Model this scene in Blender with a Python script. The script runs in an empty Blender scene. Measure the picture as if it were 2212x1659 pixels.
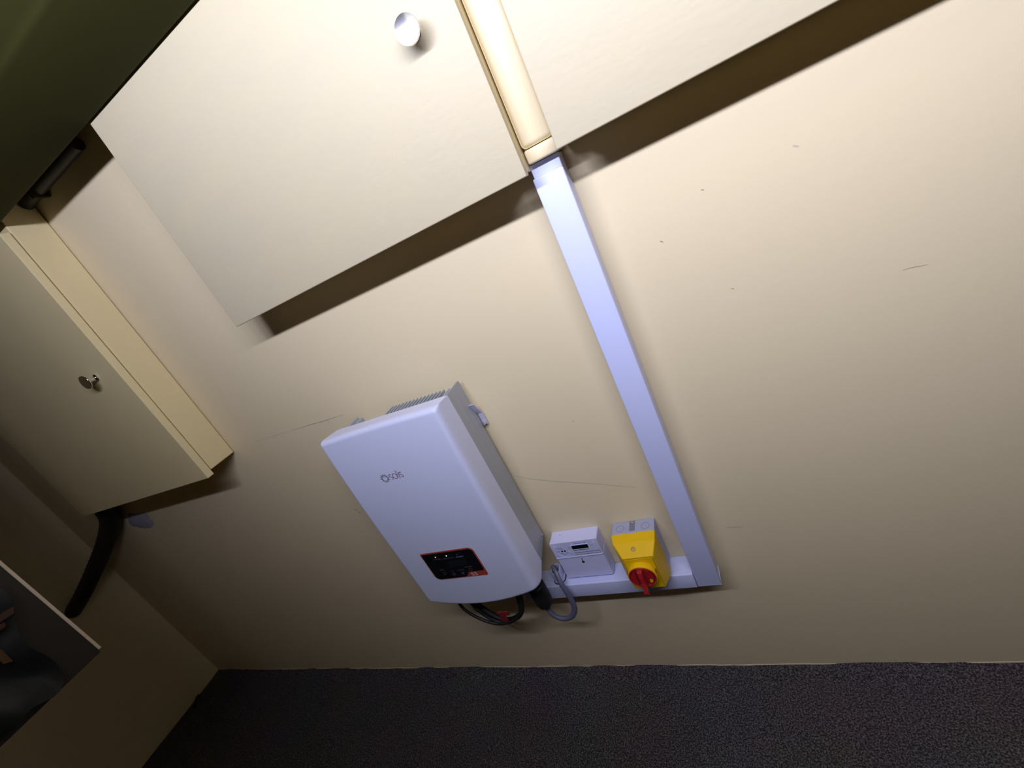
import bpy, bmesh, math, random
from mathutils import Vector, Matrix
random.seed(7)
SC = bpy.context.scene
COL = SC.collection

# ------------------------------------------------------------------ camera
CAMZ = 1.4575
cam_d = bpy.data.cameras.new('camera')
cam = bpy.data.objects.new('camera', cam_d)
COL.objects.link(cam)
R = ((0.87088482, 0.2519449, -0.42199928),
     (-0.26876236, -0.47474498, -0.83808353),
     (-0.41149291, 0.84329175, -0.34573489))
m = Matrix(((R[0][0], -R[1][0], -R[2][0], 0.0),
            (R[0][1], -R[1][1], -R[2][1], -0.9),
            (R[0][2], -R[1][2], -R[2][2], CAMZ),
            (0, 0, 0, 1)))
cam.matrix_world = m
cam_d.sensor_fit = 'HORIZONTAL'
cam_d.sensor_width = 36.0
cam_d.lens = 965.0 / 2212.0 * 36.0
cam_d.clip_start = 0.01
SC.camera = cam

# ------------------------------------------------------------------ world, main lamp, exposure
wd = bpy.data.worlds.new('world')
SC.world = wd
wd.use_nodes = True
wd.node_tree.nodes['Background'].inputs[0].default_value = (0.02, 0.02, 0.022, 1)
wd.node_tree.nodes['Background'].inputs[1].default_value = 1.0

LAMP_C, LAMP_N, LAMP_STEP, LAMP_YAW, LAMP_TILT = (-0.03, -1.05, 2.035), 6, 0.25, 11.0, -8.0  # batten split into segments, each yawed to dim the left of the wall
LAMPS = []
for k in range(LAMP_N):
    ld = bpy.data.lights.new('yawed_lamp_segment', 'AREA')
    ld.shape = 'RECTANGLE'
    ld.size = 0.23
    ld.size_y = 0.06
    ld.energy = 40.5 / LAMP_N
    ld.color = (0.745, 0.775, 1.0)
    lo = bpy.data.objects.new('yawed_lamp_segment', ld)
    COL.objects.link(lo)
    lo.location = (LAMP_C[0] + (k - (LAMP_N - 1) / 2) * LAMP_STEP, LAMP_C[1], LAMP_C[2])
    lo.rotation_euler = (math.radians(90 - LAMP_TILT), 0, math.radians(-LAMP_YAW))
    LAMPS.append(lo)

SC.view_settings.view_transform = 'Standard'
SC.view_settings.look = 'None'
SC.view_settings.gamma = 1.0
SC.view_settings.use_curve_mapping = False
SC.view_settings.exposure = 0.0


# ------------------------------------------------------------------ materials
def mat(name, col, rough=0.5, metal=0.0, var=0.0, vscale=6.0, col2=None, bump=0.0, bscale=40.0,
        stretch=(1, 1, 1), spec=0.5, coat=0.0, emit=None, estr=0.0):
    mt = bpy.data.materials.new(name)
    mt.use_nodes = True
    nt = mt.node_tree
    b = nt.nodes['Principled BSDF']
    b.inputs['Base Color'].default_value = (*col, 1)
    b.inputs['Roughness'].default_value = rough
    b.inputs['Metallic'].default_value = metal
    b.inputs['Specular IOR Level'].default_value = spec
    b.inputs['Coat Weight'].default_value = coat
    if emit:
        b.inputs['Emission Color'].default_value = (*emit, 1)
        b.inputs['Emission Strength'].default_value = estr
    tc = nt.nodes.new('ShaderNodeTexCoord')
    mp = nt.nodes.new('ShaderNodeMapping')
    mp.inputs['Scale'].default_value = stretch
    nt.links.new(tc.outputs['Object'], mp.inputs['Vector'])
    if var > 0:
        n = nt.nodes.new('ShaderNodeTexNoise')
        n.inputs['Scale'].default_value = vscale
        n.inputs['Detail'].default_value = 6
        n.inputs['Roughness'].default_value = 0.6
        nt.links.new(mp.outputs[0], n.inputs['Vector'])
        r = nt.nodes.new('ShaderNodeMapRange')
        r.inputs['From Min'].default_value = 0.35
        r.inputs['From Max'].default_value = 0.7
        r.inputs['To Min'].default_value = 0.0
        r.inputs['To Max'].default_value = var
        nt.links.new(n.outputs['Fac'], r.inputs['Value'])
        mx = nt.nodes.new('ShaderNodeMix')
        mx.data_type = 'RGBA'
        c2 = col2 or tuple(c * 0.6 for c in col)
        mx.inputs[6].default_value = (*col, 1)
        mx.inputs[7].default_value = (*c2, 1)
        nt.links.new(r.outputs[0], mx.inputs[0])
        nt.links.new(mx.outputs[2], b.inputs['Base Color'])
    if bump > 0:
        n2 = nt.nodes.new('ShaderNodeTexNoise')
        n2.inputs['Scale'].default_value = bscale
        n2.inputs['Detail'].default_value = 5
        nt.links.new(mp.outputs[0], n2.inputs['Vector'])
        bp = nt.nodes.new('ShaderNodeBump')
        bp.inputs['Strength'].default_value = bump
        bp.inputs['Distance'].default_value = 0.004
        nt.links.new(n2.outputs['Fac'], bp.inputs['Height'])
        nt.links.new(bp.outputs[0], b.inputs['Normal'])
    return mt


CREAM = (0.83, 0.70, 0.45)
M = {}
M['wall'] = mat('cream_wall_paint', CREAM, 0.62, var=0.10, vscale=3.0, col2=(0.76, 0.64, 0.44), bump=0.10, bscale=55, spec=0.3)
M['wallfar'] = mat('brown_wall_paint', (0.13, 0.095, 0.035), 0.7, var=0.15, bump=0.1)
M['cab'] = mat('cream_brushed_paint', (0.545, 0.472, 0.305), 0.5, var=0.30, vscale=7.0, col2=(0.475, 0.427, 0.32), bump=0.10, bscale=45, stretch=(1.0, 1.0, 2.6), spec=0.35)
M['cabside'] = mat('cream_yellow_paint', (0.82, 0.68, 0.37), 0.5, var=0.10, vscale=5.0, bump=0.08, bscale=30, spec=0.3)
M['creamtrunk'] = mat('cream_painted_plastic', (0.76, 0.65, 0.41), 0.42, bump=0.03, bscale=60, spec=0.4)
M['ceil'] = mat('dark_ceiling_paint', (0.34, 0.285, 0.16), 0.7, var=0.2, bump=0.1)
M['beam'] = mat('dark_olive_paint', (0.050, 0.050, 0.012), 0.75, var=0.25, vscale=9, col2=(0.038, 0.038, 0.008), bump=0.05, bscale=60, spec=0.12)
M['white'] = mat('white_pvc', (0.67, 0.71, 1.0), 0.38, bump=0.02, bscale=80, spec=0.45)
M['inv'] = mat('white_powder_coat', (0.74, 0.775, 1.0), 0.42, bump=0.02, bscale=300, spec=0.4)
M['alu'] = mat('brushed_aluminium', (0.46, 0.49, 0.55), 0.55, metal=0.35, var=0.2, vscale=8, bump=0.03, bscale=60, stretch=(1, 12, 1))
M['meter'] = mat('light_grey_plastic', (0.68, 0.69, 0.98), 0.45, bump=0.02, bscale=200)
M['isogrey'] = mat('grey_plastic', (0.40, 0.42, 0.56), 0.45, bump=0.02, bscale=200)
M['isogrey_d'] = mat('grey_plastic_groove', (0.20, 0.21, 0.28), 0.5)
M['yellow'] = mat('yellow_plastic', (0.90, 0.55, 0.004), 0.45, bump=0.02, bscale=200, spec=0.25)
M['yellow_d'] = mat('yellow_recess_shade', (0.50, 0.33, 0.02), 0.45)  # shade of the groove and screw recess put into the yellow
M['red'] = mat('red_plastic', (0.44, 0.016, 0.022), 0.35, bump=0.02, bscale=150)
M['redtag'] = mat('shaded_red_plastic', (0.27, 0.022, 0.024), 0.5)  # red of the clip darkened for the shade behind the cables
M['orange'] = mat('orange_red_print', (0.42, 0.062, 0.038), 0.45)
M['blackgloss'] = mat('black_gloss_panel', (0.006, 0.007, 0.010), 0.22)
M['screen'] = mat('dark_lcd', (0.012, 0.014, 0.015), 0.15)
M['black'] = mat('black_rubber', (0.012, 0.012, 0.012), 0.5, bump=0.05, bscale=80)
M['greycable'] = mat('grey_cable_sheath', (0.15, 0.15, 0.24), 0.4, bump=0.02, bscale=100)
M['chrome'] = mat('polished_chrome', (0.86, 0.86, 0.90), 0.05, metal=1.0)
M['steel'] = mat('zinc_steel', (0.62, 0.62, 0.66), 0.25, metal=1.0)
M['latch'] = mat('white_painted_steel', (0.60, 0.61, 0.80), 0.35, metal=0.1)
M['print_dark'] = mat('dark_print', (0.10, 0.06, 0.09), 0.5)
M['print_maroon'] = mat('maroon_print', (0.22, 0.07, 0.12), 0.5)
M['print_grey'] = mat('grey_print', (0.07, 0.075, 0.08), 0.5)
M['print_mid'] = mat('slate_print', (0.22, 0.23, 0.36), 0.5)
M['print_pink'] = mat('pale_pink_print', (0.72, 0.50, 0.52), 0.5)
M['hole'] = mat('black_hole', (0.004, 0.004, 0.008), 0.7)
M['led_red'] = mat('red_led', (0.8, 0.3, 0.3), 0.4, emit=(1.0, 0.45, 0.42), estr=0.9)
M['led_green'] = mat('green_led', (0.6, 0.9, 0.8), 0.4, emit=(0.55, 1.0, 0.82), estr=1.0)
M['led_off'] = mat('unlit_led', (0.09, 0.09, 0.12), 0.4)
M['filler'] = mat('grey_filler', (0.46, 0.42, 0.50), 0.8, var=0.4, vscale=20, bump=0.6, bscale=40)
M['crack'] = mat('pencil_grey', (0.42, 0.36, 0.26), 0.8)
M['crack_f'] = mat('faint_grey', (0.60, 0.53, 0.37), 0.8)
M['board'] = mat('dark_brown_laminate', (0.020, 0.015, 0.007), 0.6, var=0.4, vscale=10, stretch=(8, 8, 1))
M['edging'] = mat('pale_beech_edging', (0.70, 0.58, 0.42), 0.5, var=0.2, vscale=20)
M['bag'] = mat('slate_plastic_sheet', (0.040, 0.046, 0.048), 0.4, var=0.5, vscale=7, col2=(0.022, 0.026, 0.026), bump=0.5, bscale=18)
M['bag_o'] = mat('orange_bag_print', (0.075, 0.035, 0.004), 0.5)
M['bag_r'] = mat('brown_red_bag_print', (0.045, 0.014, 0.006), 0.5)
M['lampbody'] = mat('white_enamel', (0.75, 0.75, 0.75), 0.4)
M['skirt'] = mat('pale_edge_paint', (0.66, 0.60, 0.46), 0.6)

# carpet: dark charcoal with fibre speckle
mt = bpy.data.materials.new('charcoal_carpet')
mt.use_nodes = True
nt = mt.node_tree
b = nt.nodes['Principled BSDF']
b.inputs['Roughness'].default_value = 0.85
b.inputs['Specular IOR Level'].default_value = 0.25
tc = nt.nodes.new('ShaderNodeTexCoord')
n1 = nt.nodes.new('ShaderNodeTexNoise'); n1.inputs['Scale'].default_value = 260; n1.inputs['Detail'].default_value = 4
n2 = nt.nodes.new('ShaderNodeTexNoise'); n2.inputs['Scale'].default_value = 4.0; n2.inputs['Detail'].default_value = 4
for n in (n1, n2):
    nt.links.new(tc.outputs['Object'], n.inputs['Vector'])
cr = nt.nodes.new('ShaderNodeValToRGB')
cr.color_ramp.elements[0].position = 0.42; cr.color_ramp.elements[0].color = (0.038, 0.034, 0.040, 1)
cr.color_ramp.elements[1].position = 0.72; cr.color_ramp.elements[1].color = (0.31, 0.275, 0.32, 1)
nt.links.new(n1.outputs['Fac'], cr.inputs[0])
mx = nt.nodes.new('ShaderNodeMix'); mx.data_type = 'RGBA'; mx.blend_type = 'MULTIPLY'
mx.inputs[0].default_value = 0.5
nt.links.new(cr.outputs[0], mx.inputs[6]); nt.links.new(n2.outputs['Color'], mx.inputs[7])
nt.links.new(mx.outputs[2], b.inputs['Base Color'])
bp = nt.nodes.new('ShaderNodeBump'); bp.inputs['Strength'].default_value = 0.9; bp.inputs['Distance'].default_value = 0.006
nt.links.new(n1.outputs['Fac'], bp.inputs['Height']); nt.links.new(bp.outputs[0], b.inputs['Normal'])
M['carpet'] = mt


# ------------------------------------------------------------------ mesh helpers (all coordinates are world metres)
def link(name, bm, material, parent=None, smooth=False, origin=None):
    me = bpy.data.meshes.new(name)
    bmesh.ops.recalc_face_normals(bm, faces=bm.faces[:])
    if origin is None and parent is not None:
        origin = Vector(parent['_o'])
    if origin is None:
        xs = [v.co for v in bm.verts]
        lo_ = Vector((min(v.x for v in xs), min(v.y for v in xs), min(v.z for v in xs)))
        hi_ = Vector((max(v.x for v in xs), max(v.y for v in xs), max(v.z for v in xs)))
        origin = Vector(((lo_.x + hi_.x) / 2, (lo_.y + hi_.y) / 2, lo_.z))
    origin = Vector(origin)
    bmesh.ops.translate(bm, verts=bm.verts[:], vec=-origin)
    bm.to_mesh(me)
    bm.free()
    if smooth:
        for p in me.polygons:
            p.use_smooth = True
        try:
            me.set_sharp_from_angle(angle=math.radians(38))
        except Exception:
            pass
    me.materials.append(M[material])
    o = bpy.data.objects.new(name, me)
    COL.objects.link(o)
    o['_o'] = list(origin)
    if parent is not None:
        o.parent = parent
    else:
        o.location = origin
    return o


def thing(name, label, cat, loc, group=None):
    o = bpy.data.objects.new(name, None)
    COL.objects.link(o)
    o.location = loc
    o.empty_display_size = 0.05
    o['_o'] = list(loc)
    o['label'] = label
    o['category'] = cat
    if group:
        o['group'] = group
    return o


def tag(o, label, cat, group=None):
    o['label'] = label
    o['category'] = cat
    if group:
        o['group'] = group
    return o


def box(x0, x1, y0, y1, z0, z1, bev=0.0, seg=2, bm=None):
    own = bmesh.new()
    vs = [own.verts.new((x, y, z)) for x in (x0, x1) for y in (y0, y1) for z in (z0, z1)]
    for f in ((0, 1, 3, 2), (4, 6, 7, 5), (0, 4, 5, 1), (2, 3, 7, 6), (0, 2, 6, 4), (1, 5, 7, 3)):
        own.faces.new([vs[i] for i in f])
    if bev > 0:
        bmesh.ops.bevel(own, geom=own.edges[:], offset=bev, segments=seg, profile=0.5, affect='EDGES')
    if bm is None:
        return own
    me = bpy.data.meshes.new('tmp')
    own.to_mesh(me)
    own.free()
    bm.from_mesh(me)
    bpy.data.meshes.remove(me)
    return bm


def merge(bm, other):
    me = bpy.data.meshes.new('tmp')
    other.to_mesh(me)
    other.free()
    bm.from_mesh(me)
    bpy.data.meshes.remove(me)
    return bm


def tube(pts, r, n=12, bm=None, cap=True, ribs=None, flat=1.0):
    """round tube along a smoothed path; r may be a number or list"""
    bm = bm or bmesh.new()
    pts = [Vector(p) for p in pts]
    P = []
    ext = [2 * pts[0] - pts[1]] + pts + [2 * pts[-1] - pts[-2]]
    if len(pts) > 2:
        for i in range(1, len(ext) - 2):
            for s in range(8):
                t = s / 8
                a, b_, c, d = ext[i - 1], ext[i], ext[i + 1], ext[i + 2]
                P.append(0.5 * ((2 * b_) + (c - a) * t + (2 * a - 5 * b_ + 4 * c - d) * t * t + (3 * b_ - a - 3 * c + d) * t ** 3))
        P.append(pts[-1])
    else:
        P = pts
    rings = []
    up = Vector((0.13, 0.9, 0.21)).normalized()
    for i, p in enumerate(P):
        d = (P[min(i + 1, len(P) - 1)] - P[max(i - 1, 0)]).normalized()
        a = d.cross(up)
        if a.length < 1e-4:
            a = d.cross(Vector((1, 0, 0)))
        a.normalize()
        bb = d.cross(a).normalized()
        t = i / max(1, len(P) - 1)
        rr = r if not isinstance(r, (list, tuple)) else r[0] + (r[-1] - r[0]) * t
        if ribs:
            rr *= 1 + ribs * (1 if i % 2 else -1)
        rings.append([bm.verts.new(p + a * rr * math.cos(2 * math.pi * k / n) + bb * rr * flat * math.sin(2 * math.pi * k / n)) for k in range(n)])
    for i in range(len(rings) - 1):
        for k in range(n):
            bm.faces.new((rings[i][k], rings[i][(k + 1) % n], rings[i + 1][(k + 1) % n], rings[i + 1][k]))
    if cap:
        bm.faces.new(rings[0][::-1])
        bm.faces.new(rings[-1])
    return bm


def lathe(c, axis, prof, n=32, bm=None):
    """prof: list of (radius, distance along axis) revolved about axis through c"""
    bm = bm or bmesh.new()
    c = Vector(c)
    ax = Vector(axis).normalized()
    a = ax.cross(Vector((0, 0, 1)))
    if a.length < 1e-3:
        a = ax.cross(Vector((1, 0, 0)))
    a.normalize()
    b_ = ax.cross(a)
    rings = []
    for (r, h) in prof:
        if r < 1e-6:
            rings.append([bm.verts.new(c + ax * h)])
        else:
            rings.append([bm.verts.new(c + ax * h + (a * math.cos(2 * math.pi * k / n) + b_ * math.sin(2 * math.pi * k / n)) * r) for k in range(n)])
    for i in range(len(rings) - 1):
        A, B = rings[i], rings[i + 1]
        for k in range(n):
            k2 = (k + 1) % n
            if len(A) == 1 and len(B) == 1:
                continue
            if len(A) == 1:
                bm.faces.new((A[0], B[k], B[k2]))
            elif len(B) == 1:
                bm.faces.new((A[k], A[k2], B[0]))
            else:
                bm.faces.new((A[k], A[k2], B[k2], B[k]))
    return bm


def plate(outline, y0, y1, bm=None):
    """flat plate with an XZ outline between y0 (back) and y1 (front)"""
    bm = bm or bmesh.new()
    A = [bm.verts.new((x, y0, z)) for x, z in outline]
    B = [bm.verts.new((x, y1, z)) for x, z in outline]
    n = len(A)
    bm.faces.new(A)
    bm.faces.new(B[::-1])
    for i in range(n):
        bm.faces.new((A[i], A[(i + 1) % n], B[(i + 1) % n], B[i]))
    return bm


def rrect(x0, x1, z0, z1, radii, n=6):
    """outline, radii for TL, TR, BR, BL"""
    tl, tr, br, bl = radii
    out = []
    for cx, cz, r, a0 in ((x0 + tl, z1 - tl, tl, 180), (x1 - tr, z1 - tr, tr, 90), (x1 - br, z0 + br, br, 0), (x0 + bl, z0 + bl, bl, -90)):
        for k in range(n + 1):
            a = math.radians(a0 - 90 * k / n)
            out.append((cx + r * math.cos(a), cz + r * math.sin(a)))
    return out


def ring_plate(c, r0, r1, y0, y1, n=28, a0=0, a1=360):
    bm = bmesh.new()
    full = abs(a1 - a0) >= 360
    cnt = n if full else n + 1
    V = []
    for k in range(cnt):
        a = math.radians(a0 + (a1 - a0) * k / n)
        ca, sa = math.cos(a), math.sin(a)
        V.append([bm.verts.new((c[0] + r * ca, y, c[1] + r * sa)) for r, y in ((r0, y0), (r1, y0), (r1, y1), (r0, y1))])
    for k in range(n):
        A, B = V[k], V[(k + 1) % cnt]
        for j in range(4):
            bm.faces.new((A[j], A[(j + 1) % 4], B[(j + 1) % 4], B[j]))
    if not full:
        bm.faces.new(V[0])
        bm.faces.new(V[-1][::-1])
    return bm


def text(name, body, x, z, y, width, height, material, parent, ext=0.0002):
    """lettering on a plane that faces the room (-y), left-bottom at x, z"""
    cu = bpy.data.curves.new('txt', 'FONT')
    cu.body = body
    cu.size = 1.0
    cu.extrude = 0.0
    to = bpy.data.objects.new('txt', cu)
    COL.objects.link(to)
    dg = bpy.context.evaluated_depsgraph_get()
    dg.update()
    me = bpy.data.meshes.new_from_object(to.evaluated_get(dg))
    bpy.data.objects.remove(to)
    bpy.data.curves.remove(cu)
    bm = bmesh.new()
    bm.from_mesh(me)
    bpy.data.meshes.remove(me)
    xs = [v.co.x for v in bm.verts]
    ys = [v.co.y for v in bm.verts]
    x0, x1, y0, y1 = min(xs), max(xs), min(ys), max(ys)
    for v in bm.verts:
        u = (v.co.x - x0) / (x1 - x0) * width
        w = (v.co.y - y0) / (y1 - y0) * height
        v.co = Vector((x + u, y, z + w))
    geo = bmesh.ops.extrude_face_region(bm, geom=bm.faces[:])
    for v in geo['geom']:
        if isinstance(v, bmesh.types.BMVert):
            v.co.y -= ext
    return link(name, bm, material, parent)


def structure(o):
    o['kind'] = 'structure'
    return o


# ------------------------------------------------------------------ the room
XL, XR, YF, ZC = -2.78, 2.6, -2.9, 2.28
wall = structure(link('wall_back', box(XL - .1, XR + .1, 0, .1, -.02, ZC + .02), 'wall', origin=(0, 0, 0)))
structure(link('wall_left', box(XL - .1, XL, YF, 0, -.02, ZC), 'wall', origin=(XL, YF, 0)))
structure(link('wall_right', box(XR, XR + .1, YF, 0, -.02, ZC), 'wallfar', origin=(XR, YF, 0)))
structure(link('wall_front', box(XL - .1, XR + .1, YF - .1, YF, -.02, ZC), 'wallfar', origin=(0, YF, 0)))
structure(link('ceiling', box(XL - .1, XR + .1, YF - .1, .1, ZC, ZC + .1), 'ceil', origin=(0, 0, ZC)))
# carpet with an uneven, slightly raised edge
bm = bmesh.new()
nx, ny = 150, 60
gv = []
for i in range(nx + 1):
    row = []
    for j in range(ny + 1):
        x = XL + (XR - XL) * i / nx
        y = YF + (0 - YF) * j / ny
        z = random.uniform(-.0012, .0012)
        if j == ny:
            z = .004 + .003 * math.sin(x * 9) + random.uniform(-.002, .003)
        row.append(bm.verts.new((x, y, z)))
    gv.append(row)
for i in range(nx):
    for j in range(ny):
        bm.faces.new((gv[i][j], gv[i + 1][j], gv[i + 1][j + 1], gv[i][j + 1]))
fl = structure(link('floor', bm, 'carpet', origin=(0, 0, 0), smooth=True))

# pencil lines, nicks and hairline cracks on the back wall
def mark(pts, w, material, name='scratch'):
    bm_ = bmesh.new()
    top, bot = [], []
    for i, (x, z) in enumerate(pts):
        t = i / (len(pts) - 1)
        ww = w * (0.35 + 0.65 * math.sin(math.pi * min(max(t, .08), .92)))
        a = pts[max(i - 1, 0)]
        c = pts[min(i + 1, len(pts) - 1)]
        d = Vector((c[0] - a[0], 0, c[1] - a[1])).normalized()
        nn = Vector((-d.z, 0, d.x))
        top.append(bm_.verts.new(Vector((x, -.0003, z)) + nn * ww / 2))
        bot.append(bm_.verts.new(Vector((x, -.0003, z)) - nn * ww / 2))
    for i in range(len(pts) - 1):
        bm_.faces.new((top[i], top[i + 1], bot[i + 1], bot[i]))
    return link(name, bm_, material, wall)


def seg(a, b, n=8, jit=.0006):
    return [(a[0] + (b[0] - a[0]) * k / n, a[1] + (b[1] - a[1]) * k / n + random.uniform(-jit, jit)) for k in range(n + 1)]


mark(seg((-1.34, 1.158), (-1.15, 1.155)), .0014, 'crack_f', 'pencil_line')
mark(seg((-1.16, 1.155), (-.955, 1.150)), .0018, 'crack', 'pencil_line')
mark(seg((-1.022, 1.152), (-1.017, 1.138), 3, 0), .0015, 'crack', 'pencil_tick')
mark([(-.56, .832), (-.52, .812), (-.454, .787), (-.36, .757), (-.26, .722)], .0028, 'crack_f', 'hairline_crack')
mark(seg((.318, 1.077), (.352, 1.074), 4), .0014, 'crack')
mark(seg((-.088, .551), (-.05, .547), 4), .0012, 'crack')
mark(seg((.20, 1.340), (.208, 1.335), 3, 0), .003, 'crack_f', 'paint_chip')
mark(seg((.057, 1.333), (.062, 1.331), 3, 0), .002, 'crack', 'paint_chip')
mark(seg((-.031, 1.276), (-.026, 1.272), 3, 0), .003, 'crack', 'paint_chip')
mark(seg((-1.148, .833), (-1.144, .825), 3, 0), .004, 'crack', 'paint_chip')
mark(seg((-1.143, .82), (-1.136, .812), 3, 0), .004, 'crack', 'paint_chip')
mark(seg((-.341, .951), (-.336, .947), 3, 0), .003, 'crack_f', 'paint_chip')
mark(seg((.062, 1.143), (.066, 1.140), 3, 0), .002, 'crack', 'paint_chip')
# ragged paint line just above the carpet
bm = bmesh.new()
prev = None
for k in range(200):
    x = XL + .01 + (XR - XL - .02) * k / 199
    h = .005 + .0015 * math.sin(k * .7) + random.uniform(-.0015, .0015)
    cur = [bm.verts.new((x, -.0012, 0.0)), bm.verts.new((x, -.0012, h)), bm.verts.new((x, 0, h + .0012))]
    if prev:
        bm.faces.new((prev[0], cur[0], cur[1], prev[1]))
        bm.faces.new((prev[1], cur[1], cur[2], prev[2]))
    prev = cur
structure(link('baseboard_back', bm, 'wall', origin=(0, 0, 0)))

# dark beam with a sloping soffit under the ceiling
BX0, BX1 = XL, -.25
prof = [(-.1065, 1.964), (-.1070, 1.955), (-.110, 1.9455), (-.118, 1.9450), (-.258, 1.971), (-.268, 1.975), (-.276, 1.982), (-.72, 2.042), (-.72, ZC), (-.1065, ZC)]
TIP = .020
bm = bmesh.new()
A = [bm.verts.new((BX0, y, z if z == ZC else z + TIP * (BX0 + 1.0))) for y, z in prof]
B_ = [bm.verts.new((BX1, y, z if z == ZC else z + TIP * (BX1 + 1.0))) for y, z in prof]
bm.faces.new(A)
bm.faces.new(B_[::-1])
for i in range(len(prof)):
    bm.faces.new((A[i], A[(i + 1) % len(prof)], B_[(i + 1) % len(prof)], B_[i]))
structure(link('trim_1', bm, 'beam', origin=(BX0, -.1215, 1.92), smooth=True))

# ------------------------------------------------------------------ batten lamp that lights the wall (above the camera)
t = thing('batten_lamp', 'unseen ceiling batten, its light panels added and angled to shape the falloff on the wall', 'lamp', LAMP_C)
hl = LAMP_N * LAMP_STEP / 2
link('spine', box(LAMP_C[0] - hl, LAMP_C[0] + hl, LAMP_C[1] - .085, LAMP_C[1] - .055, LAMP_C[2] - .03, LAMP_C[2] + .03, .004), 'lampbody', t)
for px in (-hl + .2, hl - .2):
    link('hanger', box(LAMP_C[0] + px - .012, LAMP_C[0] + px + .012, LAMP_C[1] - .078, LAMP_C[1] - .062, LAMP_C[2] + .028, ZC - .0002), 'lampbody', t)
for lo in LAMPS:  # panel bodies added around the yawed segments
    bm = box(-.118, .118, -.030, -.004, -.034, .034, .003)
    bmesh.ops.rotate(bm, verts=bm.verts[:], cent=(0, 0, 0), matrix=Matrix.Rotation(math.radians(-LAMP_YAW), 3, 'Z'))
    bmesh.ops.translate(bm, verts=bm.verts[:], vec=lo.location)
    pn = link('added_light_panel', bm, 'lampbody', t)
    link('panel_arm', box(lo.location.x - .01, lo.location.x + .01, LAMP_C[1] - .058, LAMP_C[1] - .02, LAMP_C[2] - .01, LAMP_C[2] + .01), 'lampbody', pn)


# ------------------------------------------------------------------ cabinets
def knob(c, parent, r=.020, h=.030):
    """chrome disc knob standing off a door that faces -y; c = point on the door face"""
    pr = [(0.0, 0.0), (.0105, 0.0), (.0105, .003), (.0075, .005), (.0060, .009), (.0055, .016), (.0065, .021), (.010, .0235),
          (r - .002, h - .0055), (r - .0002, h - .0035), (r - .0002, h - .0009), (r - .0009, h), (0, h + .00005)]
    bm_ = lathe(c, (0, -1, 0), pr, 40)
    return link('knob', bm_, 'chrome', parent, smooth=True)


YD = -.105
# upper cabinet with the knob
t = thing('wall_cabinet', 'bright cream wall cabinet with round chrome knob beside the cream trunking', 'cabinet', (-.58, 0, 1.48))
link('carcass', box(-.966, -.194, YD + .0195, -.0005, 1.486, ZC - .0005, .001, 1), 'cabside', t)
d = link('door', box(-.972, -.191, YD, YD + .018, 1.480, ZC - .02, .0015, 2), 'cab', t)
knob((-.266, YD, 1.734), d, .0205, .030)
# upper cabinet at the right
t = thing('wall_cabinet', 'plain cream wall cabinet without a knob right of the cream trunking', 'cabinet', (.6, 0, 1.494))
link('carcass', box(-.127, 1.40, YD + .0195, -.0005, 1.500, ZC - .0005, .001, 1), 'cabside', t)
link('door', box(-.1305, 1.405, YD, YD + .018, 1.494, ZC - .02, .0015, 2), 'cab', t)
# low shadowed cabinet at the left
t = thing('wall_cabinet', 'shaded cream wall cabinet near the room corner, small knob at its right edge', 'cabinet', (-1.85, 0, 1.14))
link('carcass', box(-2.235, -1.452, -.0925, -.003, 1.150, ZC - .0005, .003, 3), 'cabside', t)
d = link('door', box(-2.246, -1.446, -.120, -.098, 1.136, 1.918, .0015, 2), 'cabside', t)
knob((-1.541, -.120, 1.532), d, .0205, .032)

# ------------------------------------------------------------------ trunking
t = thing('cable_trunking', 'cream painted trunking running up between the two upper cabinets', 'trunking', (-.162, 0, 1.494))
link('base', box(-.190, -.136, -.055, -.0005, 1.496, ZC - .001, .001, 1), 'creamtrunk', t)
link('lid', box(-.1905, -.1325, -.066, -.0555, 1.519, ZC - .001, .009, 4), 'creamtrunk', t, smooth=True)
link('lid_offcut', box(-.1905, -.1325, -.0655, -.0555, 1.494, 1.5178, .004, 3), 'creamtrunk', t, smooth=True)

t = thing('cable_trunking', 'tall white trunking dropping down the cream wall', 'trunking', (-.166, 0, .425))
link('base', box(-.1945, -.1405, -.047, -.0005, .427, 1.4935, .001, 1), 'white', t)
link('lid', box(-.1955, -.1385, -.060, -.0475, .4245, 1.471, .0022, 3), 'white', t, smooth=True)
link('end_cap', box(-.1955, -.1385, -.0595, -.0003, .4235, .4255, .0008, 1), 'white', t)

t = thing('cable_trunking', 'short horizontal white trunking under the meter and yellow switch', 'trunking', (-.4, 0, .424))
link('base', box(-.690, -.1965, -.052, -.0005, .4255, .4725, .001, 1), 'white', t)
link('lid', box(-.690, -.1965, -.063, -.0525, .4245, .4735, .002, 3), 'white', t, smooth=True)
link('ridge', box(-.690, -.1975, -.0515, -.0490, .4728, .4738, .0004, 1), 'white', t)

# ------------------------------------------------------------------ inverter
inv = thing('solar_inverter', 'white solar inverter box with black display panel on the cream wall', 'inverter', (-.736, 0, .55))
IX0, IX1, IZ0, IZ1 = -.914, -.559, .600, 1.144
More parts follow.
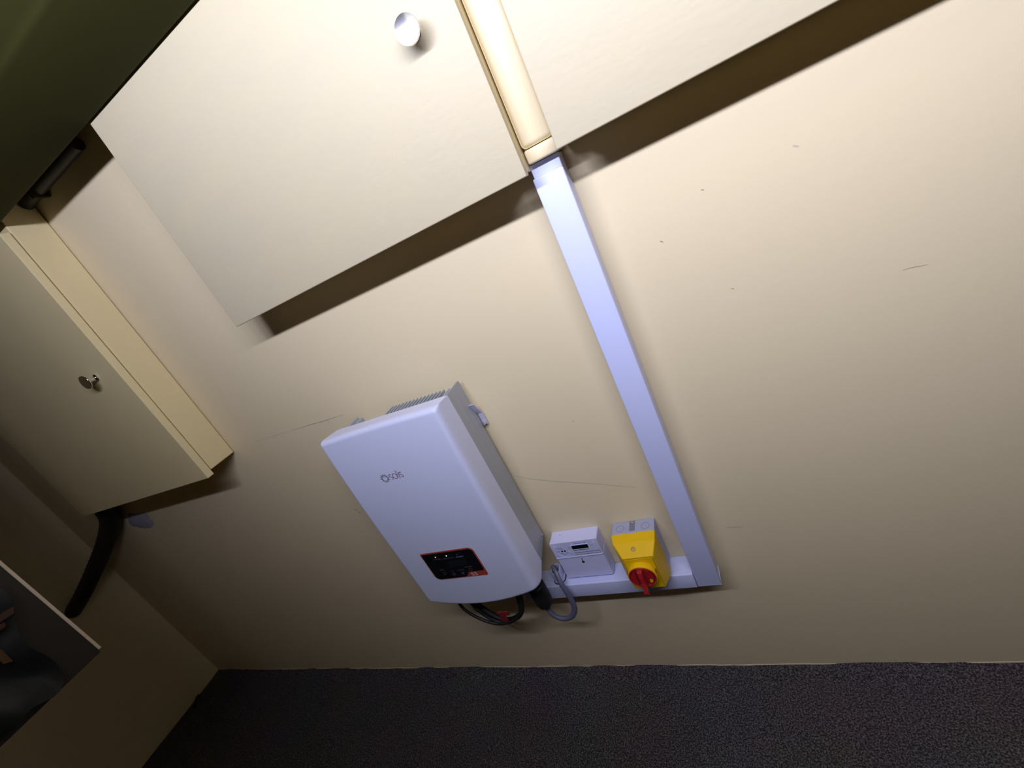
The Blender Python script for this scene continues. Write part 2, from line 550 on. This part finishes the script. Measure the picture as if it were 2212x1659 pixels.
# aluminium body behind the cover
link('back_box', box(IX0 + .004, IX1 - .004, -.084, -.060, IZ0 + .012, IZ1 - .030, .001, 1), 'isogrey_d', inv)
bm = bmesh.new()
sp = [(-.012, 1.1415), (-.0165, 1.1445), (-.0845, 1.1445), (-.0845, .600), (-.070, .604), (-.012, .622)]
A = [bm.verts.new((IX1 - .0005, y, z)) for y, z in sp]
B_ = [bm.verts.new((IX1 - .0040, y, z)) for y, z in sp]
bm.faces.new(A)
bm.faces.new(B_[::-1])
for i in range(len(sp)):
    bm.faces.new((A[i], A[(i + 1) % 6], B_[(i + 1) % 6], B_[i]))
link('side_panel', bm, 'alu', inv)
bm = bmesh.new()
A = [bm.verts.new((IX0 + .0005, y, z)) for y, z in sp[2:]]
B_ = [bm.verts.new((IX0 + .0040, y, z)) for y, z in sp[2:]]
bm.faces.new(A)
bm.faces.new(B_[::-1])
for i in range(4):
    bm.faces.new((A[i], A[(i + 1) % 4], B_[(i + 1) % 4], B_[i]))
link('side_panel', bm, 'alu', inv)
for k in range(15):
    fx = -.768 + k * .0118
    link('cooling_fin', box(fx - .0013, fx + .0013, -.062, -.020, .64, 1.1375, .0009, 1), 'alu', inv)
for fx, yy in ((-.898, -.018), (-.872, -.030)):
    link('cooling_fin', box(fx - .0045, fx + .0045, -.060, yy, .64, 1.137, .002, 2), 'alu', inv)
link('cooling_fin', box(-.590, -.5835, -.060, -.022, .64, 1.136, .0015, 1), 'alu', inv)
# wall bracket rail that the body hangs on
link('wall_bracket', box(-.87, -.60, -.0215, -.0005, 1.00, 1.06, .001, 1), 'steel', inv)
# bent locking tab on the side
bm = bmesh.new()
path = [(-.0265, 1.077), (-.024, 1.074), (-.006, 1.040), (-.006, 1.006)]
for (ya, za), (yb, zb) in zip(path, path[1:]):
    vs = []
    for (yy, zz) in ((ya, za), (yb, zb)):
        for dx in (0, .013):
            vs.append(bm.verts.new((IX1 - .001 + dx, yy, zz)))
            vs.append(bm.verts.new((IX1 - .001 + dx, yy + .0025, zz + .001)))
    for f in ((0, 1, 3, 2), (4, 6, 7, 5), (0, 4, 5, 1), (2, 3, 7, 6), (0, 2, 6, 4), (1, 5, 7, 3)):
        bm.faces.new([vs[i] for i in f])
link('locking_tab', bm, 'latch', inv)
link('screw', lathe((IX1 + .006, -.0055, 1.012), (0, -1, 0), [(0, 0), (.0035, 0), (.0035, .010), (.0025, .012), (0, .0125)], 14), 'steel', inv, smooth=True)
link('screw', lathe((IX1 - .0008, -.021, .632), (1, 0, 0), [(0, 0), (.0042, 0), (.004, .0025), (.0025, .004), (0, .0045)], 14), 'steel', inv, smooth=True)

# moulded front cover: rings from the rim at the back to the front face
def zbot(u, t):
    """bottom edge: straight at the rim, bowed down at the front"""
    bow = .569 - .031 * (1 - (2 * u - 0.95) ** 2) + (.008 * u)
    return IZ0 + (bow - IZ0) * t


def cover_mesh():
    bm = bmesh.new()
    def knots(n):
        out = []
        for k in range(n + 1):
            t = k / n
            out.append(t + .5 * (-math.sin(2 * math.pi * t) / (2 * math.pi)) * 1.6)
        return out
    U, V = knots(40), knots(60)
    x0, x1 = IX0 - .010, IX1
    grid = []
    for u in U:
        row = []
        for v in V:
            x = x0 + (x1 - x0) * u
            zb = zbot(u, 1.0)
            zt = IZ1 + .004 + .003 * (1 - (2 * u - 1) ** 2)
            z = zb + (zt - zb) * v
            off = 0
            rr_ = .012 + .010 * (1 - v)
            for d_, r_ in ((x - x0, .007), (x1 - x, rr_), (zt - z, .010), (z - zb, .011)):
                q_ = max(0.0, 1 - d_ / r_)
                off += r_ * (1 - math.sqrt(max(0.0, 1 - q_ * q_)))
            row.append(bm.verts.new((x, -.1588 + .008 * max(0.0, (v - .45) / .55) ** 2 + off, z)))
        grid.append(row)
    nu, nv = len(U), len(V)
    for i in range(nu - 1):
        for j in range(nv - 1):
            bm.faces.new((grid[i][j], grid[i + 1][j], grid[i + 1][j + 1], grid[i][j + 1]))
    per = [(i, 0) for i in range(nu)] + [(nu - 1, j) for j in range(1, nv)] + [(i, nv - 1) for i in range(nu - 2, -1, -1)] + [(0, j) for j in range(nv - 2, 0, -1)]
    front = [grid[i][j] for i, j in per]
    rim = [Vector((IX0 + (IX1 - IX0) * U[i], -.0835, IZ0 + (IZ1 - IZ0) * V[j])) for i, j in per]
    prev = front
    for t_ in (.25, .5, .75, 1.0):
        cur = [bm.verts.new(f.co.lerp(r_, t_)) for f, r_ in zip(front, rim)]
        n_ = len(cur)
        for k in range(n_):
            bm.faces.new((prev[k], prev[(k + 1) % n_], cur[(k + 1) % n_], cur[k]))
        prev = cur
    bm.faces.new(prev)
    return bm


bm = cover_mesh()
cov = link('cover', bm, 'inv', inv, smooth=True)

# display panel
PX0, PX1, PZ0, PZ1 = -.843, -.674, .6545, .7555
YP = -.1582
dp = link('display_panel', plate(rrect(PX0, PX1, PZ0, PZ1, (.004, .015, .006, .016)), YP, YP - .0018), 'orange', inv)
ol = rrect(PX0 + .0035, PX1 - .0035, PZ0 + .0032, PZ1 - .0042, (.0025, .012, .003, .013))
# black inlay with the lower right corner cut out for the badge
inl = []
for (x, z) in ol:
    if x > -.727 and z < .6735:
        continue
    inl.append((x, z))
idx = max(range(len(inl)), key=lambda i: (inl[i][0], -inl[i][1]))
out = []
for i, p in enumerate(inl):
    out.append(p)
    if i == idx:
        out.append((PX1 - .0035, .6765))
        out.append((PX1 - .0065, .6735))
        out.append((-.729, .6725))
        out.append((-.7305, .6690))
        out.append((-.7365, .6615))
        out.append((-.745, PZ0 + .0032))
link('inlay', plate(out, YP - .0018, YP - .0026), 'blackgloss', dp)
YI = YP - .0026
link('screen', plate(rrect(-.772, -.7115, .6985, .7195, (.001,) * 4, 2), YI, YI - .0004), 'screen', dp)
for (lx, lz, mm) in ((-.798, .739, 'led_red'), (-.762, .739, 'led_green'), (-.727, .738, 'led_off')):
    link('indicator_light', lathe((lx, YI, lz), (0, -1, 0), [(0, 0), (.0017, 0), (.0017, .0005), (.001, .0009), (0, .001)], 12), mm, dp)
text('lettering', 'POWER', -.809, .7285, YI, .024, .0045, 'print_grey', dp)
text('lettering', 'OPERATION', -.780, .7275, YI, .038, .0045, 'print_grey', dp)
text('lettering', 'ALARM', -.737, .7280, YI, .024, .0048, 'print_mid', dp)
text('lettering', 'ESC', -.810, .6885, YI, .012, .0045, 'print_grey', dp)
text('lettering', 'UP', -.779, .6800, YI, .008, .0045, 'print_grey', dp)
text('lettering', 'DOWN', -.758, .6808, YI, .022, .0045, 'print_grey', dp)
text('lettering', 'ENTER', -.729, .6890, YI, .023, .0045, 'print_grey', dp)
for bx, bz, dot in ((-.803, .678, 0), (-.776, .671, 1), (-.747, .671, 1), (-.717, .680, 0)):
    bt = link('button', ring_plate((bx, bz), .0046, .0054, YI, YI - .0004, 22), 'print_grey', dp)
    if dot:
        merge_bm = lathe((bx + .001, YI, bz), (0, -1, 0), [(0, 0), (.0016, 0), (.0014, .0006), (0, .0008)], 10)
        link('indicator_light', merge_bm, 'print_mid', dp)
YB = YP - .0018
text('lettering', 'S5', -.724, .6570, YB, .019, .0115, 'print_pink', dp, .0003)
text('lettering', 'Series', -.697, .6595, YB, .018, .0058, 'orange', dp, .0003)

# maker's sun mark and word on the cover
YL = -.1564
bm = bmesh.new()
cx_, cz_ = -.7930, 1.0110
for k in range(12):
    a = math.radians(k * 30 + 8)
    a2 = a + math.radians(16)
    p0 = Vector((cx_ + .0078 * math.cos(a), 0, cz_ + .0078 * math.sin(a)))
    p1 = Vector((cx_ + .0082 * math.cos(a2), 0, cz_ + .0082 * math.sin(a2)))
    p2 = Vector((cx_ + .0130 * math.cos(a2 + .12), 0, cz_ + .0130 * math.sin(a2 + .12)))
    for q0, q1 in ((p0, p1), (p1, p2)):
        d_ = (q1 - q0).normalized()
        nrm = Vector((-d_.z, 0, d_.x)) * .0009
        vs = [q0 + nrm, q1 + nrm, q1 - nrm, q0 - nrm]
        plate([(v.x, v.z) for v in vs], YL, YL - .0003, bm)
link('sun_mark', bm, 'print_dark', inv)
def strokes(paths, x, z, sc, w, y, bm_):
    for path in paths:
        for (ax, az), (bx_, bz_) in zip(path, path[1:]):
            d_ = Vector((bx_ - ax, 0, bz_ - az))
            if d_.length < 1e-6:
                continue
            d_.normalize()
            n_ = Vector((-d_.z, 0, d_.x)) * w / 2
            e_ = d_ * w * .25
            p_, q_ = Vector((x + ax * sc, 0, z + az * sc)) - e_, Vector((x + bx_ * sc, 0, z + bz_ * sc)) + e_
            plate([((p_ + n_).x, (p_ + n_).z), ((q_ + n_).x, (q_ + n_).z), ((q_ - n_).x, (q_ - n_).z), ((p_ - n_).x, (p_ - n_).z)], y, y - .0003, bm_)


def arc(cx, cz, rx, rz, a0, a1, n=10):
    return [(cx + rx * math.cos(math.radians(a0 + (a1 - a0) * k / n)), cz + rz * math.sin(math.radians(a0 + (a1 - a0) * k / n))) for k in range(n + 1)]


LS = arc(.30, .74, .27, .26, 40, 270) + arc(.30, .26, .27, .22, 90, -130)[0:]
bm = bmesh.new()
SX, SZ, SS = -.7775, 1.0035, .0155
strokes([LS], SX, SZ, SS, .0013, YL, bm)
strokes([arc(.42, .5, .40, .5, 0, 360, 20)], SX + .0102, SZ, SS, .0013, YL, bm)
strokes([[(0, 0), (0, 1.45)]], SX + .0255, SZ, SS, .0013, YL, bm)
strokes([[(0, 0), (0, .98)], [(0, 1.28), (0, 1.40)]], SX + .0295, SZ, SS, .0013, YL, bm)
strokes([LS], SX + .0320, SZ, SS, .0013, YL, bm)
link('lettering', bm, 'print_maroon', inv)

# ------------------------------------------------------------------ cables under the inverter
def loop(name, pts, r, label, group=None, material='black'):
    return tag(link(name, tube(pts, r, 10), material, smooth=True), label, 'cable', group)


G = 'black solar cables looping under the inverter'
pv = thing('solar_cable', 'black solar cable loop carrying a red clip under the inverter', 'cable', (-.76, -.107, .39), G)
link('sheath', tube([(-.845, -.100, .575), (-.846, -.103, .52), (-.835, -.106, .455), (-.80, -.107, .405), (-.755, -.107, .392), (-.705, -.107, .425), (-.680, -.105, .49), (-.676, -.102, .575)], .0048, 10), 'black', pv, smooth=True)
rt = link('clip', box(-.766, -.745, -.118, -.112, .404, .452, .002, 2), 'redtag', pv)
link('clip_hook', box(-.747, -.728, -.118, -.113, .436, .453, .002, 2), 'redtag', rt)
tag(link('solar_cable', tube([(-.872, -.105, .575), (-.876, -.112, .53), (-.866, -.119, .478), (-.828, -.122, .434), (-.775, -.1235, .4105), (-.715, -.1225, .424), (-.672, -.118, .472), (-.660, -.112, .53), (-.661, -.105, .575)], .0045, 10), 'black', smooth=True),
    'outermost thin black solar cable loop under the inverter', 'cable', G)
tag(link('solar_cable', tube([(-.858, -.078, .575), (-.859, -.08, .53), (-.845, -.084, .45), (-.805, -.088, .395), (-.765, -.088, .378), (-.715, -.088, .405), (-.688, -.085, .47), (-.684, -.08, .575)], .0085, 12), 'black', smooth=True),
    'thick black solar cable loop under the inverter', 'cable', G)
for (sx, sy) in ((-.845, -.100), (-.872, -.105), (-.858, -.078), (-.676, -.102), (-.661, -.105), (-.684, -.080)):
    link('socket', lathe((sx, sy, .612), (0, 0, -1), [(0, 0), (.0095, 0), (.0095, .028), (.0075, .036), (0, .0365)], 16), 'black', inv, smooth=True)
t = thing('grey_cable', 'grey cable with fat black plug looping from inverter to the trunking', 'cable', (-.618, -.075, .60))
link('plug', lathe((-.6184, -.0804, .576), (-.02, -.02, -1), [(0, 0), (.018, 0), (.020, .010), (.021, .012), (.0215, .063), (.0255, .066), (.026, .103), (.0255, .128), (.021, .144), (.010, .152), (0, .153)], 28), 'black', t, smooth=True)
link('sheath', tube([(-.6215, -.0835, .430), (-.622, -.085, .405), (-.612, -.088, .384), (-.590, -.090, .372), (-.562, -.090, .378), (-.542, -.088, .402), (-.536, -.086, .432), (-.538, -.083, .468), (-.545, -.076, .502), (-.552, -.062, .522), (-.559, -.048, .529), (-.564, -.037, .520), (-.565, -.032, .475)], .0085, 12, flat=.75), 'greycable', t, smooth=True)
# white bushing where the grey cable enters the trunking
t = thing('cable_bushing', 'white oval cable bushing on top of the horizontal trunking', 'bushing', (-.565, -.032, .4738))
bm = bmesh.new()
def stad(r, L, z):
    o_ = []
    for k in range(24):
        a = 2 * math.pi * k / 24
        o_.append(Vector((-.565 + r * math.cos(a), -.033 + r * math.sin(a) + (L if math.sin(a) > 0 else -L), z)))
    return o_
lv = [(.0165, .4738), (.0165, .479), (.0145, .4805), (.0142, .509), (.0130, .5105), (.0108, .5105), (.0104, .476)]
rg = [[bm.verts.new(p) for p in stad(r_, .006, z_)] for r_, z_ in lv]
for i in range(len(rg) - 1):
    for k in range(24):
        bm.faces.new((rg[i][k], rg[i][(k + 1) % 24], rg[i + 1][(k + 1) % 24], rg[i + 1][k]))
link('collar', bm, 'white', t, smooth=True)
bm = bmesh.new()
lv = [(.0170, .4736), (.0188, .4747), (.0170, .4758)]
rg = [[bm.verts.new(p) for p in stad(r_, .006, z_)] for r_, z_ in lv]
for i in range(2):
    for k in range(24):
        bm.faces.new((rg[i][k], rg[i][(k + 1) % 24], rg[i + 1][(k + 1) % 24], rg[i + 1][k]))
link('seal_ring', bm, 'hole', t, smooth=True)

link('socket', lathe((-.618, -.080, .612), (0, 0, -1), [(0, 0), (.019, 0), (.019, .030), (.016, .0355), (0, .0358)], 24), 'black', inv, smooth=True)

# ------------------------------------------------------------------ electricity meter
t = thing('electricity_meter', 'white plastic electricity meter with small dark display beside the inverter', 'meter', (-.469, 0, .478))
link('body', box(-.5365, -.4010, -.040, -.0005, .4785, .5615, .001, 1), 'meter', t)
top = link('front_case', plate(rrect(-.5375, -.4005, .5615, .6165, (.002, .004, .006, .002)), -.0005, -.0450), 'meter', t)
low = link('terminal_cover', plate(rrect(-.5360, -.4015, .4795, .5605, (.001, .001, .006, .004)), -.030, -.0432), 'meter', t)
link('lip', plate([(-.5375, .5600), (-.4045, .5600), (-.4005, .5630), (-.4005, .5640), (-.406, .5618), (-.5375, .5618)], -.0432, -.0462), 'white', t)
YM = -.0450
fr = link('display_frame', plate(rrect(-.4800, -.4285, .5865, .6040, (.001,) * 4, 2), YM, YM - .0016), 'white', t)
link('display', plate(rrect(-.4775, -.4310, .5900, .6025, (.0005,) * 4, 2), YM - .0016, YM - .0020), 'blackgloss', fr)
for dx in (-.5105, -.5025):
    link('port', lathe((dx, YM, .5860), (0, -1, 0), [(0, 0), (.0028, 0), (.0028, .0004), (0, .0004)], 16), 'hole', t)
link('port_ring', ring_plate((-.508, .5835), .0175, .0190, YM, YM - .0008, 30, 190, 350), 'white', t)
for sx, sz in ((-.527, .604), (-.413, .606)):
    link('screw_cap', lathe((sx, YM, sz), (0, -1, 0), [(0, 0), (.0042, 0), (.0040, .0008), (.0028, .0008), (.0026, .0002), (0, .0002)], 18), 'white', t)
bars = [(-.478, -.466, .5835, .0028), (-.463, -.433, .5835, .0028), (-.470, -.4445, .6075, .0014), (-.441, -.434, .6072, .003),
        (-.427, -.4185, .5950, .0014), (-.489, -.4815, .5960, .0014), (-.489, -.4815, .5915, .0014),
        (-.523, -.508, .5985, .0013), (-.518, -.505, .5945, .0013), (-.525, -.516, .5860, .0016), (-.519, -.511, .5785, .0013),
        (-.504, -.493, .5780, .0013), (-.511, -.503, .5725, .0013)]
x = -.478
while x < -.405:
    bars.append((x, x + .0022, .5745, .0042)); x += .0034
x = -.477
while x < -.406:
    w = random.choice((.004, .006, .009)); bars.append((x, min(x + w, -.404), .5672, .0024)); x += w + .0018
bm = bmesh.new()
for (xa, xb, zc, h) in bars:
    plate([(xa, zc - h / 2), (xb, zc - h / 2), (xb, zc + h / 2), (xa, zc + h / 2)], YM, YM - .0002, bm)
link('small_print', bm, 'print_mid', t)
YT = -.0432
link('seal_hole', lathe((-.468, YT, .5365), (0, -1, 0), [(0, 0), (.0042, 0), (.0038, .0006), (0, .0006)], 16), 'hole', t)
link('slot', plate([(-.4690, .5395), (-.4670, .5395), (-.4665, .5520), (-.4680, .5520)], YT, YT - .0003), 'hole', t)
link('seal_tail', plate([(-.4690, .5330), (-.4668, .5330), (-.4640, .5120), (-.4705, .5120)], YT, YT - .0005), 'white', t)
link('pip', lathe((-.510, -.016, .6165), (0, 0, 1), [(0, 0), (.0015, 0), (.001, .0007), (0, .0008)], 10), 'print_mid', t)

# ------------------------------------------------------------------ yellow isolator switch
t = thing('isolator_switch', 'yellow and grey isolator switch with red rotary handle', 'switch', (-.303, 0, .485))
link('base', box(-.3585, -.2470, -.046, -.0005, .485, .6185, .003, 2), 'isogrey', t)
for kx in (-.3355, -.2700):
    link('knockout', lathe((kx, -.026, .6185), (0, 0, 1), [(.0098, -.001), (.0098, .0003), (.0108, .0003), (.0108, -.001)], 28), 'isogrey_d', t)
link('mounting_slot', box(-.3115, -.2965, -.038, -.003, .6180, .6190, .0004, 1), 'isogrey_d', t)
link('screw', lathe((-.3035, -.010, .6188), (0, 0, 1), [(0, 0), (.0055, 0), (.0050, .0022), (.003, .0036), (0, .004)], 18), 'steel', t, smooth=True)
# yellow hood: stacked sections (y, x0, x1, z0, z1)
secs = [(-.0455, -.3590, -.2465, .484, .6195), (-.0470, -.3595, -.2460, .4835, .6195), (-.075, -.3535, -.2465, .486, .6190), (-.078, -.3520, -.2472, .487, .6178), (-.106, -.3350, -.2565, .492, .6010), (-.108, -.3340, -.2573, .493, .6000)]
bm = bmesh.new()
rg = []
for (y, x0, x1, z0, z1) in secs:
    rg.append([bm.verts.new((x, y, z)) for x, z in rrect(x0, x1, z0, z1, (.004, .004, .004, .004), 3)])
for i in range(len(rg) - 1):
    n_ = len(rg[i])
    for k in range(n_):
        bm.faces.new((rg[i][k], rg[i][(k + 1) % n_], rg[i + 1][(k + 1) % n_], rg[i + 1][k]))
bm.faces.new(rg[-1][::-1])
bm.faces.new(rg[0])
hood = link('hood', bm, 'yellow', t)
sq = link('square_plate', plate(rrect(-.3310, -.2605, .4975, .5960, (.002,) * 4, 3), -.108, -.1096), 'yellow', t)
bm = plate(rrect(-.3328, -.2587, .4957, .5982, (.002,) * 4, 3), -.108, -.1083)
link('groove', bm, 'yellow_d', t)
link('hood_screw', lathe((-.3020, -.0905, .6102), (0, -.53, .85), [(0, -.001), (.0062, -.001), (.0062, .0010), (.0048, .0012), (.0046, .0002), (.0, .0002)], 20), 'yellow_d', t)
# collar and red dial
KC = (-.2975, -.1096, .552)
col_ = link('collar', lathe(KC, (0, -1, 0), [(0, 0), (.0345, 0), (.0350, .0150), (.0345, .0160), (.0330, .0160), (.0330, .012), (0, .012)], 44), 'yellow', t, smooth=True)
for a in (8, 172):
    ang = math.radians(a)
    c_ = (KC[0] + .0347 * math.cos(ang), -.1155, KC[2] + .0347 * math.sin(ang))
    bm = box(c_[0] - .0009, c_[0] + .0009, c_[1] - .0035, c_[1] + .0035, c_[2] - .006, c_[2] + .006)
    link('position_mark', bm, 'red', col_)
dial = link('dial', lathe((KC[0], -.1220, KC[2]), (0, -1, 0), [(0, 0), (.0328, 0), (.0328, .0048), (.0318, .0058), (.0290, .0042), (.0275, .0020), (.0, .0020)], 44), 'red', t, smooth=True)
# two raised half moons and the grip bar between them
for s in (-1, 1):
    pts = []
    for k in range(13):
        a = math.radians(-62 + 124 * k / 12)
        pts.append((KC[0] + s * .0270 * math.cos(a), KC[2] + .0270 * math.sin(a)))
    pts = [(max(x, KC[0] + .0100) if s > 0 else min(x, KC[0] - .0100), z) for x, z in pts]
    link('dial_pad', plate(pts, -.1235, -.1285), 'red', dial)
bm = bmesh.new()
hx = .0062
gp = [(-.1235, KC[2] + .0272), (-.1345, KC[2] + .0235), (-.1385, KC[2] + .010), (-.1400, KC[2] - .006), (-.1440, KC[2] - .018), (-.1490, KC[2] - .0300), (-.1470, KC[2] - .0385), (-.1390, KC[2] - .0345), (-.1320, KC[2] - .0275), (-.1235, KC[2] - .0265)]
A = [bm.verts.new((KC[0] - hx * (1.15 if y > -.125 else .8), y, z)) for y, z in gp]
B_ = [bm.verts.new((KC[0] + hx * (1.15 if y > -.125 else .8), y, z)) for y, z in gp]
bm.faces.new(A)
bm.faces.new(B_[::-1])
for i in range(len(gp)):
    bm.faces.new((A[i], A[(i + 1) % len(gp)], B_[(i + 1) % len(gp)], B_[i]))
link('handle', bm, 'red', dial)
link('arrow_mark', plate([(-.2810, .5470), (-.2745, .5440), (-.2760, .5375), (-.2800, .5350), (-.2825, .5400)], -.1285, -.1289), 'yellow', dial)

# ------------------------------------------------------------------ dark corner at the left
tag(link('cable_conduit', tube([(-2.265, -.05, 1.20), (-2.268, -.045, 1.13), (-2.31, -.04, 1.065), (-2.40, -.045, 1.005), (-2.50, -.06, .945), (-2.59, -.085, .890), (-2.66, -.125, .835), (-2.715, -.165, .79), (-2.79, -.20, .745)], [.036, .030], 14, ribs=.035), 'black', smooth=True),
    'thick black conduit coming down from behind the shaded cabinet to the corner', 'conduit')
# filler around the hole it came from
bm = bmesh.new()
cv = bm.verts.new((-2.245, -.010, .995))
rim = []
for k in range(18):
    a = 2 * math.pi * k / 18
    rr = 1 + random.uniform(-.2, .2)
    rim.append(bm.verts.new((-2.245 + .082 * rr * math.cos(a), -.0005, .995 + .043 * rr * math.sin(a))))
for k in range(18):
    bm.faces.new((cv, rim[k], rim[(k + 1) % 18]))
link('filler_patch', bm, 'filler', wall, smooth=True)
# lagged pipe in the shade under the beam
t = thing('lagged_pipe', 'short black lagged pipe along the wall top behind the dark beam', 'pipe', (-1.3, -.03, 1.985))
link('lagging', tube([(-1.150, -.020, 1.992), (-1.25, -.020, 1.989), (-1.37, -.020, 1.986)], .0175, 14), 'black', t, smooth=True)
link('lagging', tube([(-1.382, -.020, 1.985), (-1.448, -.019, 1.980)], .0165, 14), 'black', t, smooth=True)
link('pipe_clip', box(-1.381, -1.371, -.040, -.0005, 1.964, 2.007, .002, 2), 'beam', t)
# board with pale edging hanging under the beam
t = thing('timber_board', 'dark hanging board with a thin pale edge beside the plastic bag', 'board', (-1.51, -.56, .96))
link('panel', box(-1.520, -1.503, -.960, -.5425, .955, 2.018, .001, 1), 'board', t)  # panel enlarged towards the camera to shade the lower left
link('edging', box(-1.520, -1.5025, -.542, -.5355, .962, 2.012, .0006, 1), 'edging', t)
link('hanger', box(-1.514, -1.509, -.93, -.90, 2.0, ZC - .0002), 'steel', t)
link('hanger', box(-1.514, -1.509, -.80, -.77, 2.0, ZC - .0002), 'steel', t)
# crumpled printed plastic bag hooked on the panel
bm = bmesh.new()
nu, nv = 16, 26
gr = []
for i in range(nu + 1):
    row = []
    for j in range(nv + 1):
        u, v = i / nu, j / nv
        yy = -.580 - .28 * u - .045 * v * (1 - u) + .012 * math.sin(v * 9)
        zz = 1.245 - .275 * v - .012 * math.sin(u * 5) + .05 * v * u - .01 * math.sin(u * 17) * v
        xx = -1.479 + .010 * math.sin(u * 11 + v * 4) + .006 * math.sin(v * 13 + u * 5) + random.uniform(-.0015, .0015)
        row.append(bm.verts.new((xx, yy, zz)))
    gr.append(row)
for i in range(nu):
    for j in range(nv):
        bm.faces.new((gr[i][j], gr[i + 1][j], gr[i + 1][j + 1], gr[i][j + 1]))
bmesh.ops.solidify(bm, geom=bm.faces[:], thickness=.002)
t = thing('plastic_bag', 'crumpled slate grey plastic bag with orange print hooked on the dark board', 'bag', (-1.484, -.7, .96))
link('sheet', bm, 'bag', t, smooth=True)
for (yy, zz, w, h, mm) in ((-.604, 1.172, .018, .008, 'bag_r'), (-.652, 1.110, .007, .024, 'bag_o'), (-.622, 1.158, .010, .006, 'bag_r')):
    bm = bmesh.new()
    vs = [bm.verts.new((-1.462, yy + w * dx, zz + h * dz)) for dx, dz in ((-1, -.7), (.6, -1), (1, .4), (.1, 1), (-.8, .7))]
    bm.faces.new(vs)
    g2 = bmesh.ops.extrude_face_region(bm, geom=bm.faces[:])
    for v in g2['geom']:
        if isinstance(v, bmesh.types.BMVert):
            v.co.x -= .014
    link('printed_patch', bm, mm, t)
link('hook', tube([(-1.5028, -.70, 1.262), (-1.480, -.70, 1.258), (-1.470, -.70, 1.268)], .003, 8), 'steel', t, smooth=True)
tag(link('cable_offcut', tube([(-2.755, -.135, .012), (-2.745, -.155, .014), (-2.72, -.185, .012)], .0085, 8), 'black', smooth=True),
    'small black cable offcut on the carpet at the foot of the left wall', 'offcut')

for o in list(bpy.data.objects):
    if '_o' in o:
        del o['_o']
